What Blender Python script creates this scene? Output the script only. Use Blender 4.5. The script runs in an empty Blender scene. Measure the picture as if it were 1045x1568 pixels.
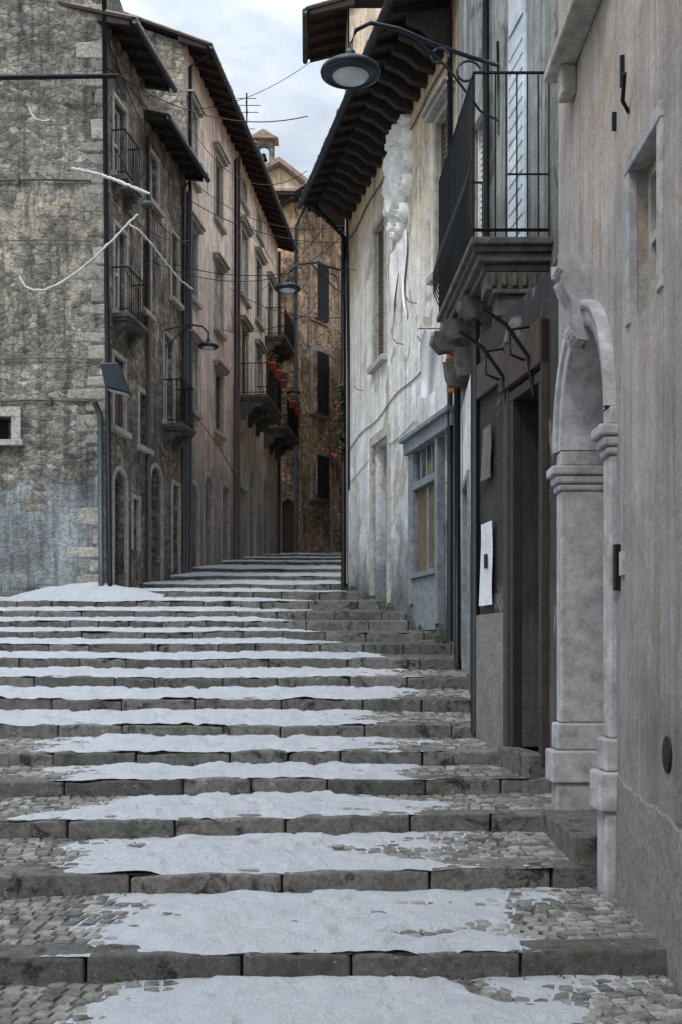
import bpy, math, random
from mathutils import Vector, noise, Matrix
random.seed(7)
R=random.uniform
scene=bpy.context.scene

# ------------------------------------------------------------------ materials
def C(r,g,b):
    f=lambda v:(v/255/12.92) if v/255<=0.04045 else ((v/255+0.055)/1.055)**2.4
    return (f(r),f(g),f(b),1.0)
class NT:
    def __init__(s,name):
        s.m=bpy.data.materials.new(name); s.m.use_nodes=True
        s.t=s.m.node_tree; s.n=s.t.nodes; s.l=s.t.links
        s.b=s.n['Principled BSDF']; s.b.inputs['Roughness'].default_value=0.85
        s.tc=s.n.new('ShaderNodeTexCoord').outputs['Object']
    def lk(s,a,b): s.l.new(a,b)
    def put(s,sock,v):
        if isinstance(v,bpy.types.NodeSocket): s.l.new(v,sock)
        elif isinstance(v,(tuple,list)): sock.default_value=tuple(v)[:len(sock.default_value)]
        else: sock.default_value=v
    def mapping(s,sc,src=None):
        m=s.n.new('ShaderNodeMapping'); m.inputs['Scale'].default_value=sc
        s.lk(src or s.tc,m.inputs['Vector']); return m.outputs[0]
    def noise(s,scale,detail=6,rough=.6,dist=0,vec=None):
        n=s.n.new('ShaderNodeTexNoise'); n.inputs['Scale'].default_value=scale
        n.inputs['Detail'].default_value=detail; n.inputs['Roughness'].default_value=rough
        n.inputs['Distortion'].default_value=dist; s.lk(vec or s.tc,n.inputs['Vector']); return n.outputs['Fac']
    def ramp(s,fac,stops):
        r=s.n.new('ShaderNodeValToRGB'); e=r.color_ramp.elements
        while len(e)<len(stops): e.new(.5)
        for k,(p,c) in enumerate(stops):
            e[k].position=p; e[k].color=c if len(c)==4 else (*c,1)
        s.lk(fac,r.inputs[0]); return r.outputs[0]
    def step(s,fac,a,b,lo=0.0,hi=1.0):
        r=s.n.new('ShaderNodeMapRange'); r.inputs[1].default_value=a; r.inputs[2].default_value=b
        r.inputs[3].default_value=lo; r.inputs[4].default_value=hi; r.clamp=True
        s.lk(fac,r.inputs[0]); return r.outputs[0]
    def mix(s,fac,a,b,mode='MIX'):
        m=s.n.new('ShaderNodeMix'); m.data_type='RGBA'; m.blend_type=mode
        s.put(m.inputs[0],fac); s.put(m.inputs[6],a); s.put(m.inputs[7],b); return m.outputs[2]
    def math(s,op,a,b=0.0):
        m=s.n.new('ShaderNodeMath'); m.operation=op; s.put(m.inputs[0],a); s.put(m.inputs[1],b); return m.outputs[0]
    def mul(s,col,fac):
        m=s.n.new('ShaderNodeVectorMath'); m.operation='SCALE'; s.put(m.inputs[0],col); s.put(m.inputs['Scale'],fac); return m.outputs[0]
    def z(s):
        x=s.n.new('ShaderNodeSeparateXYZ'); s.lk(s.tc,x.inputs[0]); return x.outputs[2]
    def bump(s,h,strength=.5,dist=.05,prev=None):
        b=s.n.new('ShaderNodeBump'); b.inputs['Strength'].default_value=strength; b.inputs['Distance'].default_value=dist
        s.lk(h,b.inputs['Height'])
        if prev: s.lk(prev,b.inputs['Normal'])
        return b.outputs[0]
    def island(s):
        g=s.n.new('ShaderNodeNewGeometry'); return g.outputs['Random Per Island']
    def voro(s,scale,feature,vec=None,rnd=1):
        v=s.n.new('ShaderNodeTexVoronoi'); v.feature=feature; v.inputs['Scale'].default_value=scale
        v.inputs['Randomness'].default_value=rnd
        s.lk(vec or s.tc,v.inputs['Vector']); return v
    def distort(s,amt,scale=2.0,vec=None):
        n=s.n.new('ShaderNodeTexNoise'); n.inputs['Scale'].default_value=scale; n.inputs['Detail'].default_value=3
        s.lk(vec or s.tc,n.inputs['Vector'])
        m=s.n.new('ShaderNodeVectorMath'); m.operation='MULTIPLY_ADD'
        s.lk(n.outputs['Color'],m.inputs[0]); m.inputs[1].default_value=(amt,amt,amt); s.lk(vec or s.tc,m.inputs[2])
        return m.outputs[0]
    def done(s,col,normal=None,rough=None,metal=0):
        s.put(s.b.inputs['Base Color'],col)
        if normal: s.lk(normal,s.b.inputs['Normal'])
        if rough is not None: s.put(s.b.inputs['Roughness'],rough)
        s.b.inputs['Metallic'].default_value=metal
        return s.m

def simple(name,c,rough=.6,metal=0,var=.35,scale=8,bump=.2):
    s=NT(name); n=s.noise(scale,9,.72); n2=s.noise(scale*.18,3)
    col=s.mul(C(*c),s.math('MULTIPLY',s.step(n,.3,.7,1-var,1+var*.6),s.step(n2,.3,.7,.8,1.15)))
    return s.done(col,s.bump(n,bump,.012),rough,metal)

def plaster(name,zr,patch=(90,80,70),pa=.5,streak=.45,bump=.6,expose=None,ea=.62,dirt=None,mids=(.58,1.28)):
    """weathered lime render: colour bands by height, stains, runs, fallen patches showing masonry"""
    s=NT(name)
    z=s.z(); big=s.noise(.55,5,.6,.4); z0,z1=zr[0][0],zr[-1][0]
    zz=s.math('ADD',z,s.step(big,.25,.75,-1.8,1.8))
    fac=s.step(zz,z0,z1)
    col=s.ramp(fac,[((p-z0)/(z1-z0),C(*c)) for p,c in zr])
    mid=s.noise(1.9,10,.74,.4); fine=s.noise(20,9,.76)
    col=s.mul(col,s.step(mid,.3,.7,mids[0],mids[1]))
    pn=s.noise(1.15,11,.72,.9,s.mapping((1,1,.75)))
    pm=s.step(pn,pa,pa+.05)
    col=s.mix(s.math('MULTIPLY',pm,.8),col,C(*patch))
    st=s.noise(2.2,8,.68,.2,s.mapping((2.6,2.6,.16)))
    col=s.mul(col,s.step(st,.42,.66,1.0,1-streak))
    st2=s.noise(5.5,6,.68,0,s.mapping((2.2,2.2,.1)))
    col=s.mul(col,s.step(st2,.5,.7,1.0,1-streak*.8))
    h=s.math('ADD',s.math('MULTIPLY',mid,.6),s.math('MULTIPLY',fine,.34))
    h=s.math('SUBTRACT',h,s.math('MULTIPLY',pm,.22))
    nrm=s.bump(h,bump,.055)
    if expose:
        dv=s.distort(.3,1.9)
        v=s.voro(4.6,'F1',s.mapping((1,1,1.7),dv)); ve=s.voro(4.6,'DISTANCE_TO_EDGE',s.mapping((1,1,1.7),dv))
        sep=s.n.new('ShaderNodeSeparateColor'); s.lk(v.outputs['Color'],sep.inputs[0])
        sc=s.mix(sep.outputs[0],C(*expose[0]),C(*expose[1]))
        sc=s.mul(sc,s.step(fine,.3,.7,.55,1.35))
        edge=s.step(ve.outputs['Distance'],.02,.11)
        sc=s.mix(edge,C(*expose[2]),sc)
        en=s.noise(.62,10,.7,.7); em=s.step(en,ea,ea+.025)
        col=s.mix(em,col,sc)
        hh=s.math('MULTIPLY',em,s.math('SUBTRACT',s.math('MULTIPLY',edge,.9),.8))
        nrm=s.bump(hh,.8,.08,nrm)
    if dirt:
        dz=s.math('ADD',z,s.step(mid,.3,.7,-1.1,1.1))
        col=s.mix(s.step(dz,dirt[0],dirt[1],dirt[2],0),col,C(*dirt[3]))
    col=s.mul(col,s.step(fine,.32,.68,.72,1.18))
    return s.done(col,nrm,.92)

def masonry(name,cols,mortar,scale=2.6,plaster_bands=None,pl_amt=.5,zs=1.7,bump=.9,dark=1.0):
    s=NT(name)
    dv=s.distort(.24,2.4); mv=s.mapping((1,1,zs),dv)
    v=s.voro(scale,'F1',mv); ve=s.voro(scale,'DISTANCE_TO_EDGE',mv)
    sep=s.n.new('ShaderNodeSeparateColor'); s.lk(v.outputs['Color'],sep.inputs[0])
    n=len(cols)
    col=s.ramp(sep.outputs[0],[(k/(n-1),C(*c)) for k,c in enumerate(cols)])
    fine=s.noise(8,12,.8); fine2=s.noise(38,6,.7)
    col=s.mul(col,s.step(fine,.33,.67,.28,1.7))
    mw=s.step(s.noise(1.3,5),.3,.7,.0,.15)
    edge=s.step(s.math('SUBTRACT',s.math('ADD',ve.outputs['Distance'],s.step(fine,.3,.7,-.05,.05)),mw),-.03,.05)
    mcol=s.mul(C(*mortar),s.step(fine,.33,.67,.34,1.4))
    col=s.mix(edge,mcol,col)
    crack=s.step(s.math('ADD',ve.outputs['Distance'],s.step(fine,.3,.7,-.02,.03)),.0,.026,.2,1.0)
    h=s.math('ADD',s.math('MULTIPLY',edge,.45),s.math('ADD',s.math('MULTIPLY',fine,.95),s.math('MULTIPLY',fine2,.3)))
    if plaster_bands:
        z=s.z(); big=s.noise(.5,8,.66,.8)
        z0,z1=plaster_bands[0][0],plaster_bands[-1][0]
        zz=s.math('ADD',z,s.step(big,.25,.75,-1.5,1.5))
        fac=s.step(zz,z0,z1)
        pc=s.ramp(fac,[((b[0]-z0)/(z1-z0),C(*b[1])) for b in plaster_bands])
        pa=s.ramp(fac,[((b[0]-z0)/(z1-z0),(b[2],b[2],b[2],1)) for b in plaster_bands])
        pn=s.noise(1.0,12,.78,.8)
        m=s.step(s.math('SUBTRACT',s.math('ADD',pn,s.math('MULTIPLY',pa,.5)),pl_amt),.2,.26)
        pc=s.mul(pc,s.step(fine,.32,.68,.48,1.38))
        col=s.mul(col,crack)
        col=s.mix(m,col,pc)
        h=s.math('ADD',s.math('MULTIPLY',h,s.math('SUBTRACT',1.0,s.math('MULTIPLY',m,.6))),s.math('MULTIPLY',m,.8))
    else: col=s.mul(col,crack)
    st=s.noise(2.0,9,.7,.2,s.mapping((2.2,2.2,.18)))
    col=s.mul(col,s.step(st,.46,.66,dark,.34*dark))
    bs=s.noise(.8,9,.74,.5); col=s.mul(col,s.step(bs,.4,.62,1.2,.52))
    return s.done(col,s.bump(h,bump,.1),.95)

def kerbmat(name,c1,c2,moss,mossy=.7,blot=.8,rlo=.55):
    s=NT(name); i=s.island(); fine=s.noise(14,11,.8); f2=s.noise(60,5,.7); big=s.noise(1.7,6,.6)
    col=s.mix(i,C(*c1),C(*c2)); col=s.mul(col,s.step(fine,.32,.68,.35,1.7))
    mm=s.step(s.noise(2.6,10,.78),.52,.62); col=s.mix(s.math('MULTIPLY',mm,mossy),col,C(*moss))
    bl=s.step(s.noise(3.7,9,.78,.5),.54,.6); col=s.mix(s.math('MULTIPLY',bl,blot),col,C(22,21,20))
    li=s.step(s.noise(11,9,.78,.5),.6,.66); col=s.mix(s.math('MULTIPLY',li,.6),col,C(190,188,180))
    h=s.math('ADD',fine,s.math('MULTIPLY',f2,.4))
    return s.done(col,s.bump(h,.85,.035),s.step(big,.3,.7,rlo,.8))

M={}
M['kerb']=kerbmat('stair_edge_stone',(80,80,77),(114,112,107),(64,66,46),.7,.92,.4)
M['cobble']=kerbmat('cobble_stone',(96,95,93),(162,160,155),(74,70,58),.4,.65,.2)
def bedmat():
    s=NT('paving_bed'); v=s.voro(9,'DISTANCE_TO_EDGE',s.distort(.03,3),.8); f=s.noise(16,9,.74); b=s.noise(2.2,8,.68)
    e=s.step(v.outputs['Distance'],.02,.12)
    col=s.mix(e,C(34,32,30),s.mul(C(112,110,103),s.step(f,.3,.7,.5,1.35)))
    col=s.mix(s.step(b,.5,.6,0,.75),col,C(62,70,42))
    return s.done(col,s.bump(s.math('ADD',e,s.math('MULTIPLY',f,.5)),.6,.03),.7)
M['bed']=bedmat()
def snowmat():
    s=NT('snow'); f=s.noise(9,10,.74,.3); g=s.noise(70,5,.65); b=s.noise(2.5,9,.76)
    col=s.mix(s.step(b,.48,.7,0,.55),(.88,.93,.98,1),(.64,.72,.83,1))  # pale crests, darker bluish pits: relief shading painted into the colour by noise
    col=s.mix(s.step(s.noise(24,8,.78),.58,.68,0,.5),col,(.40,.45,.52,1))
    return s.done(col,s.bump(s.math('ADD',f,s.math('MULTIPLY',g,.25)),1.0,.16),.5)
M['snow']=snowmat()
M['stonewall']=masonry('rubble_masonry',[(158,154,145),(112,110,106),(194,188,176),(134,129,119),(208,204,193),(94,93,91)],(180,174,160),4.8,
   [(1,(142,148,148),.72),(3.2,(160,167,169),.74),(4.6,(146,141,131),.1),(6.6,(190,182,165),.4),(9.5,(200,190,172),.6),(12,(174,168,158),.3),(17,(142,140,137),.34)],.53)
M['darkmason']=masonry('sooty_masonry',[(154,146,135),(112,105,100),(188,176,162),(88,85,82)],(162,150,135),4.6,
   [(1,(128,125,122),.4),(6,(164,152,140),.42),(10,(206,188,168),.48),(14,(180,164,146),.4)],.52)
M['gable']=masonry('pale_rubble',[(200,193,178),(166,160,150),(222,214,199),(150,144,134)],(200,190,172),3.6)
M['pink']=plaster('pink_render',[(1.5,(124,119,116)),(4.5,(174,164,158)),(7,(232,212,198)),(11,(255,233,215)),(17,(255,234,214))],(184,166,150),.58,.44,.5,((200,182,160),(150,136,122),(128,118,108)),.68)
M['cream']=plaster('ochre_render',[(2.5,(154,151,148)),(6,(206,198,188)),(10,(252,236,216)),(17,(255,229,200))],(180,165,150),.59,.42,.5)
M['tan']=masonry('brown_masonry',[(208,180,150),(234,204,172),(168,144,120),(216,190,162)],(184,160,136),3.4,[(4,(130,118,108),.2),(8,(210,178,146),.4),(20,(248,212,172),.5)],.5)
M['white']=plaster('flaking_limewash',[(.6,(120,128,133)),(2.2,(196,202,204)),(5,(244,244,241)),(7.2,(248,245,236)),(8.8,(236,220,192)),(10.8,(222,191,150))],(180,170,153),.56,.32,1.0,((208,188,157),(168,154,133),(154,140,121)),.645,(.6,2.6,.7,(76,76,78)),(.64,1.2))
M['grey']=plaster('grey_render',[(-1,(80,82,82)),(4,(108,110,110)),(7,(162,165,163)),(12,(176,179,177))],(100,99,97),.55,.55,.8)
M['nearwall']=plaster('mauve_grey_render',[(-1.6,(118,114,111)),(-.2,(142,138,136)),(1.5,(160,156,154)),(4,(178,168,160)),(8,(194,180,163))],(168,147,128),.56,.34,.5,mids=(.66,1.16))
M['rough']=simple('rough_cast_plinth',(120,116,112),.95,0,.55,22,1)
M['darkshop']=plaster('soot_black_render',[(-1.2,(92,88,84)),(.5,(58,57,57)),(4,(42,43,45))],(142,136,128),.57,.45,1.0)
M['lime']=kerbmat('limestone_trim',(166,164,158),(186,184,176),(150,146,132),.3,.25)
M['portal']=simple('worn_pale_limestone',(160,159,160),.85,0,.5,6,1)
M['relief']=simple('white_stucco',(248,247,243),.9,0,.2,9,.6)
M['quoin']=kerbmat('quoin_stone',(138,135,126),(178,174,163),(126,122,111),.8,.6)
M['trim']=simple('grey_stone_trim',(170,166,158),.9,0,.5,7,.7)
M['trimdark']=simple('dark_carved_stone',(92,87,81),.9,0,.7,6,1.2)
M['wood']=simple('dark_rafter_wood',(54,45,41),.85,0,.5,10,.5)
M['brownwood']=simple('brown_wood',(104,77,57),.7,0,.45,12,.4)
M['darkwood']=simple('weathered_dark_wood',(62,52,44),.75,0,.6,9,.6)
M['ochrewood']=simple('ochre_panel',(104,90,68),.45,0,.45,5,.3)
M['shutter']=simple('shutter_paint',(98,86,77),.7,0,.4,9,.3)
M['greyblue']=simple('grey_blue_paint',(120,128,133),.75,0,.5,7,.5)
M['darkblue']=simple('dark_door_paint',(38,40,43),.5,0,.5,6,.4)
M['iceblue']=simple('pale_blue_paint',(208,220,228),.6,0,.3,5,.3)
M['iron']=simple('black_iron',(28,30,33),.5,.6,.3,20,.2)
M['lampgreen']=simple('lamp_enamel',(32,44,52),.4,.3,.3,14,.15)
M['pipe']=simple('drainpipe_metal',(72,81,87),.5,.5,.35,6,.2)
M['copper']=simple('brown_pipe',(86,78,73),.6,.3,.35,6,.2)
M['cable']=simple('grey_cable',(96,94,90),.8,0,.3,6,.2)
M['whitepaint']=simple('white_paint',(206,208,208),.6,0,.3,8,.3)
M['paper']=simple('paper',(200,203,206),.8,0,.25,5,.1)
M['cloth']=simple('white_cloth',(232,234,238),.9,0,.1,6,.3)
M['terracotta']=simple('terracotta_pot',(176,84,56),.8,0,.25,9,.3)
M['sign']=simple('orange_sign_paint',(176,100,56),.5,0,.2,6,.1)
M['leaf']=simple('leaves',(58,76,44),.7,0,.5,9,.2)
M['red']=simple('red_berries',(170,30,26),.5,0,.2,9,.1)
M['tile']=kerbmat('clay_roof_tile',(140,118,102),(172,150,130),(108,102,90))
s=NT('lamp_glass'); M['lampglass']=s.done((.55,.6,.62,1),None,.15)
s=NT('window_glass'); M['glass']=s.done((.03,.035,.04,1),s.bump(s.noise(2,3),.05,.02),.08)
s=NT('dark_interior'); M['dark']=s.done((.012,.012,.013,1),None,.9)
s=NT('ground'); M['ground']=s.done(s.mul(C(104,98,88),s.step(s.noise(.8,9,.7),.3,.7,.6,1.2)),s.bump(s.noise(6,8,.7),.5,.05),.95)
s=NT('coloured_transom'); M['transom']=s.done(s.ramp(s.voro(3.2,'F1').outputs['Distance'],[(0,C(96,44,42)),(.35,C(44,58,74)),(.6,C(54,76,70)),(.8,C(110,104,70))]),None,.3)

# ------------------------------------------------------------------ mesh builder
PARENTS={}; PARTS={}
class B:
    def __init__(s): s.v=[]; s.f=[]
    def poly(s,pts):
        k=len(s.v); s.v+= [tuple(p) for p in pts]; s.f.append(tuple(range(k,k+len(pts))))
    def hexa(s,p):
        k=len(s.v); s.v+=[tuple(q) for q in p]
        for f in ((0,3,2,1),(4,5,6,7),(0,1,5,4),(1,2,6,5),(2,3,7,6),(3,0,4,7)): s.f.append(tuple(k+i for i in f))
    def box(s,x0,x1,y0,y1,z0,z1):
        s.hexa([(x0,y0,z0),(x1,y0,z0),(x1,y1,z0),(x0,y1,z0),(x0,y0,z1),(x1,y0,z1),(x1,y1,z1),(x0,y1,z1)])
    def wbox(s,w,c0,c1,z0,z1,o0,o1):
        s.hexa([w.pt(c0,z0,o0),w.pt(c1,z0,o0),w.pt(c1,z0,o1),w.pt(c0,z0,o1),w.pt(c0,z1,o0),w.pt(c1,z1,o0),w.pt(c1,z1,o1),w.pt(c0,z1,o1)])
    def extrude(s,w,prof,c0,c1):
        n=len(prof); k=len(s.v)
        s.v+=[tuple(w.pt(c0,z,o)) for o,z in prof]+[tuple(w.pt(c1,z,o)) for o,z in prof]
        for i in range(n):
            j=(i+1)%n; s.f.append((k+i,k+j,k+n+j,k+n+i))
        s.f.append(tuple(range(k,k+n))); s.f.append(tuple(range(k+2*n-1,k+n-1,-1)))
    def tube(s,pts,r,n=6):
        pts=[Vector(p) for p in pts]; k=len(s.v); m=len(pts)
        for i,p in enumerate(pts):
            t=(pts[min(i+1,m-1)]-pts[max(i-1,0)]).normalized()
            up=Vector((0,0,1)) if abs(t.z)<.9 else Vector((1,0,0))
            a=t.cross(up).normalized(); b=t.cross(a)
            rr=r[i] if isinstance(r,(list,tuple)) else r
            for j in range(n):
                th=2*math.pi*j/n; s.v.append(tuple(p+a*math.cos(th)*rr+b*math.sin(th)*rr))
        for i in range(m-1):
            for j in range(n):
                q=(j+1)%n; s.f.append((k+i*n+j,k+i*n+q,k+(i+1)*n+q,k+(i+1)*n+j))
        s.f.append(tuple(range(k,k+n))); s.f.append(tuple(range(k+m*n-1,k+(m-1)*n-1,-1)))
    def spin(s,c,prof,n=28):
        k=len(s.v); m=len(prof)
        for r,z in prof:
            for j in range(n):
                th=2*math.pi*j/n; s.v.append((c[0]+r*math.cos(th),c[1]+r*math.sin(th),c[2]+z))
        for i in range(m-1):
            for j in range(n):
                q=(j+1)%n; s.f.append((k+i*n+j,k+i*n+q,k+(i+1)*n+q,k+(i+1)*n+j))
    def blob(s,M3,c,n=10,m=7):
        k=len(s.v); a,b,d=M3; c=Vector(c)
        for i in range(m+1):
            ph=math.pi*i/m
            for j in range(n):
                th=2*math.pi*j/n
                s.v.append(tuple(c+Vector(a)*math.sin(ph)*math.cos(th)+Vector(b)*math.sin(ph)*math.sin(th)+Vector(d)*math.cos(ph)))
        for i in range(m):
            for j in range(n):
                q=(j+1)%n; s.f.append((k+i*n+j,k+i*n+q,k+(i+1)*n+q,k+(i+1)*n+j))
def P(parent,part,mat,smooth=False,bevel=0):
    key=(parent,part)
    if key not in PARTS: PARTS[key]=[B(),mat,smooth,bevel]
    return PARTS[key][0]
def finish():
    for (pa,part),(b,mat,sm,bev) in PARTS.items():
        if not b.f: continue
        me=bpy.data.meshes.new(part); me.from_pydata(b.v,[],b.f); me.update()
        me.materials.append(M[mat])
        if sm:
            me.polygons.foreach_set('use_smooth',[True]*len(me.polygons))
        if pa is None:
            ob=bpy.data.objects.new(part,me); scene.collection.objects.link(ob)
        else:
            if pa not in PARENTS:
                e=bpy.data.objects.new(pa.split('#')[0],None); scene.collection.objects.link(e); PARENTS[pa]=e
            ob=bpy.data.objects.new(part,me); scene.collection.objects.link(ob); ob.parent=PARENTS[pa]
        if bev:
            md=ob.modifiers.new('bevel','BEVEL'); md.width=bev; md.segments=2; md.limit_method='ANGLE'; md.angle_limit=math.radians(40)
class W:
    def __init__(s,a,b,n,ax=1):
        s.a=Vector(a); s.b=Vector(b); s.ax=ax; d=(s.b-s.a).normalized()
        s.n=Vector((-d.y,d.x)); 
        if s.n.dot(Vector(n))<0: s.n=-s.n
    def pt(s,c,z,o=0):
        t=(c-s.a[s.ax])/(s.b[s.ax]-s.a[s.ax]); p=s.a+(s.b-s.a)*t+s.n*o
        return Vector((p.x,p.y,z))
def op(c0,c1,z0,z1,arch=False,dep=.25,**k): return dict(c0=c0,c1=c1,z0=z0,z1=z1,arch=arch,dep=dep,**k)
def facade(b,w,c0,c1,z0,z1,ops):
    cs=sorted({c0,c1,*[o['c0'] for o in ops],*[o['c1'] for o in ops]})
    zs=sorted({z0,z1,*[o['z0'] for o in ops],*[o['z1'] for o in ops]})
    for i in range(len(cs)-1):
        for j in range(len(zs)-1):
            cc=(cs[i]+cs[i+1])/2; zc=(zs[j]+zs[j+1])/2
            if any(o['c0']<cc<o['c1'] and o['z0']<zc<o['z1'] for o in ops): continue
            b.poly([w.pt(cs[i],zs[j]),w.pt(cs[i+1],zs[j]),w.pt(cs[i+1],zs[j+1]),w.pt(cs[i],zs[j+1])])
    for o in ops:
        a0,a1,y0,y1,d=o['c0'],o['c1'],o['z0'],o['z1'],-o['dep']
        r=(a1-a0)/2; rise=o.get('rise',r); zt=y1-rise if o['arch'] else y1
        b.poly([w.pt(a0,y0),w.pt(a0,zt),w.pt(a0,zt,d),w.pt(a0,y0,d)])
        b.poly([w.pt(a1,y0),w.pt(a1,zt),w.pt(a1,zt,d),w.pt(a1,y0,d)])
        b.poly([w.pt(a0,y0),w.pt(a1,y0),w.pt(a1,y0,d),w.pt(a0,y0,d)])
        if o['arch']:
            N=18; cm=(a0+a1)/2
            q=[(cm-r*math.cos(math.pi*k/N),zt+rise*math.sin(math.pi*k/N)) for k in range(N+1)]
            for k in range(N):
                (u,v),(u2,v2)=q[k],q[k+1]
                b.poly([w.pt(u,v),w.pt(u2,v2),w.pt(u2,y1),w.pt(u,y1)])
                b.poly([w.pt(u,v),w.pt(u2,v2),w.pt(u2,v2,d),w.pt(u,v,d)])
        else:
            b.poly([w.pt(a0,y1),w.pt(a1,y1),w.pt(a1,y1,d),w.pt(a0,y1,d)])
def dress(pa,w,o,style='glass',fr=.12,sill=True,cornice=False,fm='trim',wm='whitepaint',open_sh=None,proud=.03):
    c0,c1,z0,z1,d=o['c0'],o['c1'],o['z0'],o['z1'],o['dep']
    t=P(pa,'stone_surrounds_'+fm,fm,False,.01); g_=.006
    if fr and not o['arch']:
        t.wbox(w,c0-fr,c0+g_,z0+.002,z1-.007,-.05,proud); t.wbox(w,c1-g_,c1+fr,z0+.002,z1-.007,-.05,proud); t.wbox(w,c0-fr,c1+fr,z1-g_,z1+fr,-.05,proud+.005)
    if fr and o['arch']:
        r=(c1-c0)/2; rise=o.get('rise',r); zt=z1-rise; cm=(c0+c1)/2; N=11
        t.wbox(w,c0-fr,c0+g_,z0+.002,zt,-.05,proud); t.wbox(w,c1-g_,c1+fr,z0+.002,zt,-.05,proud)
        for k in range(N):
            a=math.pi*k/N+.01; a2=math.pi*(k+1)/N-.01
            pr=[]
            for (ang,rr,rz) in ((a,r-g_,rise-g_),(a2,r-g_,rise-g_),(a2,r+fr,rise+fr),(a,r+fr,rise+fr)):
                pr.append((cm-rr*math.cos(ang),zt+rz*math.sin(ang)))
            t.hexa([w.pt(u,v,-.05) for u,v in pr]+[w.pt(u,v,proud) for u,v in pr])
    if sill: P(pa,'window_sills',fm,False,.01).wbox(w,c0-fr-.06,c1+fr+.06,z0-.12,z0+.005,-.1,.13)
    if cornice:
        cb=P(pa,'window_cornices',fm,False,.01); cb.wbox(w,c0-fr-.1,c1+fr+.1,z1+fr,z1+fr+.09,-.05,.16); cb.wbox(w,c0-fr-.14,c1+fr+.14,z1+fr+.09,z1+fr+.15,-.05,.22)
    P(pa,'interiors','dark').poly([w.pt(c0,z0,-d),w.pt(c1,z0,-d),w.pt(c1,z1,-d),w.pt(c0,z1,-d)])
    if style=='glass':
        g=P(pa,'window_panes','glass'); g.poly([w.pt(c0,z0,-d+.05),w.pt(c1,z0,-d+.05),w.pt(c1,z1,-d+.05),w.pt(c0,z1,-d+.05)])
        f=P(pa,'window_frames_'+wm,wm); e=.06; h_=.004
        cm=(c0+c1)/2
        for a,b_ in ((c0+h_,c0+e),(c1-e,c1-h_),(cm-.04,cm+.04)): f.wbox(w,a,b_,z0+h_,z1-h_,-d+.055,-d+.1)
        for zz in (z0+h_,z0+(z1-z0)*.5,z1-e-h_): f.wbox(w,c0+e,cm-.04,zz,zz+e,-d+.055,-d+.095); f.wbox(w,cm+.04,c1-e,zz,zz+e,-d+.055,-d+.095)
    elif style=='shutter':
        f=P(pa,'shutters_'+wm,wm); cm=(c0+c1)/2
        for a,b_ in ((c0+.01,cm-.01),(cm+.01,c1-.01)):
            f.wbox(w,a,a+.06,z0+.01,z1-.01,-.12,-.07); f.wbox(w,b_-.06,b_,z0+.01,z1-.01,-.12,-.07)
            n=int((z1-z0)/.09)
            for k in range(n):
                zz=z0+k*(z1-z0)/n+.005
                f.hexa([w.pt(a+.06,zz,-.12),w.pt(b_-.06,zz,-.12),w.pt(b_-.06,zz,-.1),w.pt(a+.06,zz,-.1),w.pt(a+.06,zz+.07,-.13),w.pt(b_-.06,zz+.07,-.13),w.pt(b_-.06,zz+.07,-.11),w.pt(a+.06,zz+.07,-.11)])
    elif style=='door':
        f=P(pa,'doors_'+wm,wm,False,.006); cm=(c0+c1)/2
        f.wbox(w,c0+.004,c1-.004,z0+.004,z1-.004,-d+.02,-d+.06)
        for a,b_ in ((c0+.04,cm-.02),(cm+.02,c1-.04)):
            h=z1-z0
            for q0,q1 in ((.04,.3),(.34,.62),(.66,.94)): f.wbox(w,a+.05,b_-.05,z0+h*q0,z0+h*q1,-d+.06,-d+.09)
def body(pa,mat,w,c0,c1,z0,z1,dep,rise,part='side_walls'):
    b=P(pa,part,mat)
    for c in (c0,c1): b.poly([w.pt(c,z0,-.001),w.pt(c,z1,-.001),w.pt(c,z1+rise,-dep),w.pt(c,z0,-dep)])
    b.poly([w.pt(c0,z0,-dep),w.pt(c1,z0,-dep),w.pt(c1,z1+rise,-dep),w.pt(c0,z1+rise,-dep)])
def roof(pa,w,c0,c1,z,over,dep,rise,side=.25,sp=.55,gut=True):
    k=rise/dep; ze=z-over*k
    t=.07; b=P(pa,'roof_deck','wood')
    a0,a1=c0-side,c1+side
    b.hexa([w.pt(a0,ze,over),w.pt(a1,ze,over),w.pt(a1,z+rise,-dep),w.pt(a0,z+rise,-dep),w.pt(a0,ze+t,over),w.pt(a1,ze+t,over),w.pt(a1,z+rise+t,-dep),w.pt(a0,z+rise+t,-dep)])
    r=P(pa,'rafters','wood'); n=int(abs(a1-a0)/sp)
    for i in range(n+1):
        c=a0+.08+(a1-a0-.16)*i/n; h=.16
        z_in=z+.15*k; z_o=ze+.06*k
        r.hexa([w.pt(c-.05,z_in-h-.002,-.15),w.pt(c+.05,z_in-h-.002,-.15),w.pt(c+.05,z_o-h*.7,over-.06),w.pt(c-.05,z_o-h*.7,over-.06),
                w.pt(c-.05,z_in-.002,-.15),w.pt(c+.05,z_in-.002,-.15),w.pt(c+.05,z_o-.002,over-.06),w.pt(c-.05,z_o-.002,over-.06)])
    tl=P(pa,'roof_tiles','tile'); m=int(abs(a1-a0)/.2)
    for i in range(m):
        c=a0+(i+.5)*(a1-a0)/m; rr=.095; q0=[];q1=[]
        j=R(-.02,.04)
        for g in range(5):
            th=math.pi*g/4; q0.append(w.pt(c-rr*math.cos(th),ze+t+.003+rr*.7*math.sin(th)-(.05+j)*k,over+.05+j)); q1.append(w.pt(c-rr*math.cos(th),z+rise+t+rr*.7*math.sin(th),-dep))
        for g in range(4): tl.poly([q0[g],q0[g+1],q1[g+1],q1[g]])
        tl.poly(q0)
    if gut: P(pa,'gutter','pipe',True).tube([w.pt(a0,ze-.03,over+.06),w.pt(a1,ze-.05,over+.06)],.065,8)
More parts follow.
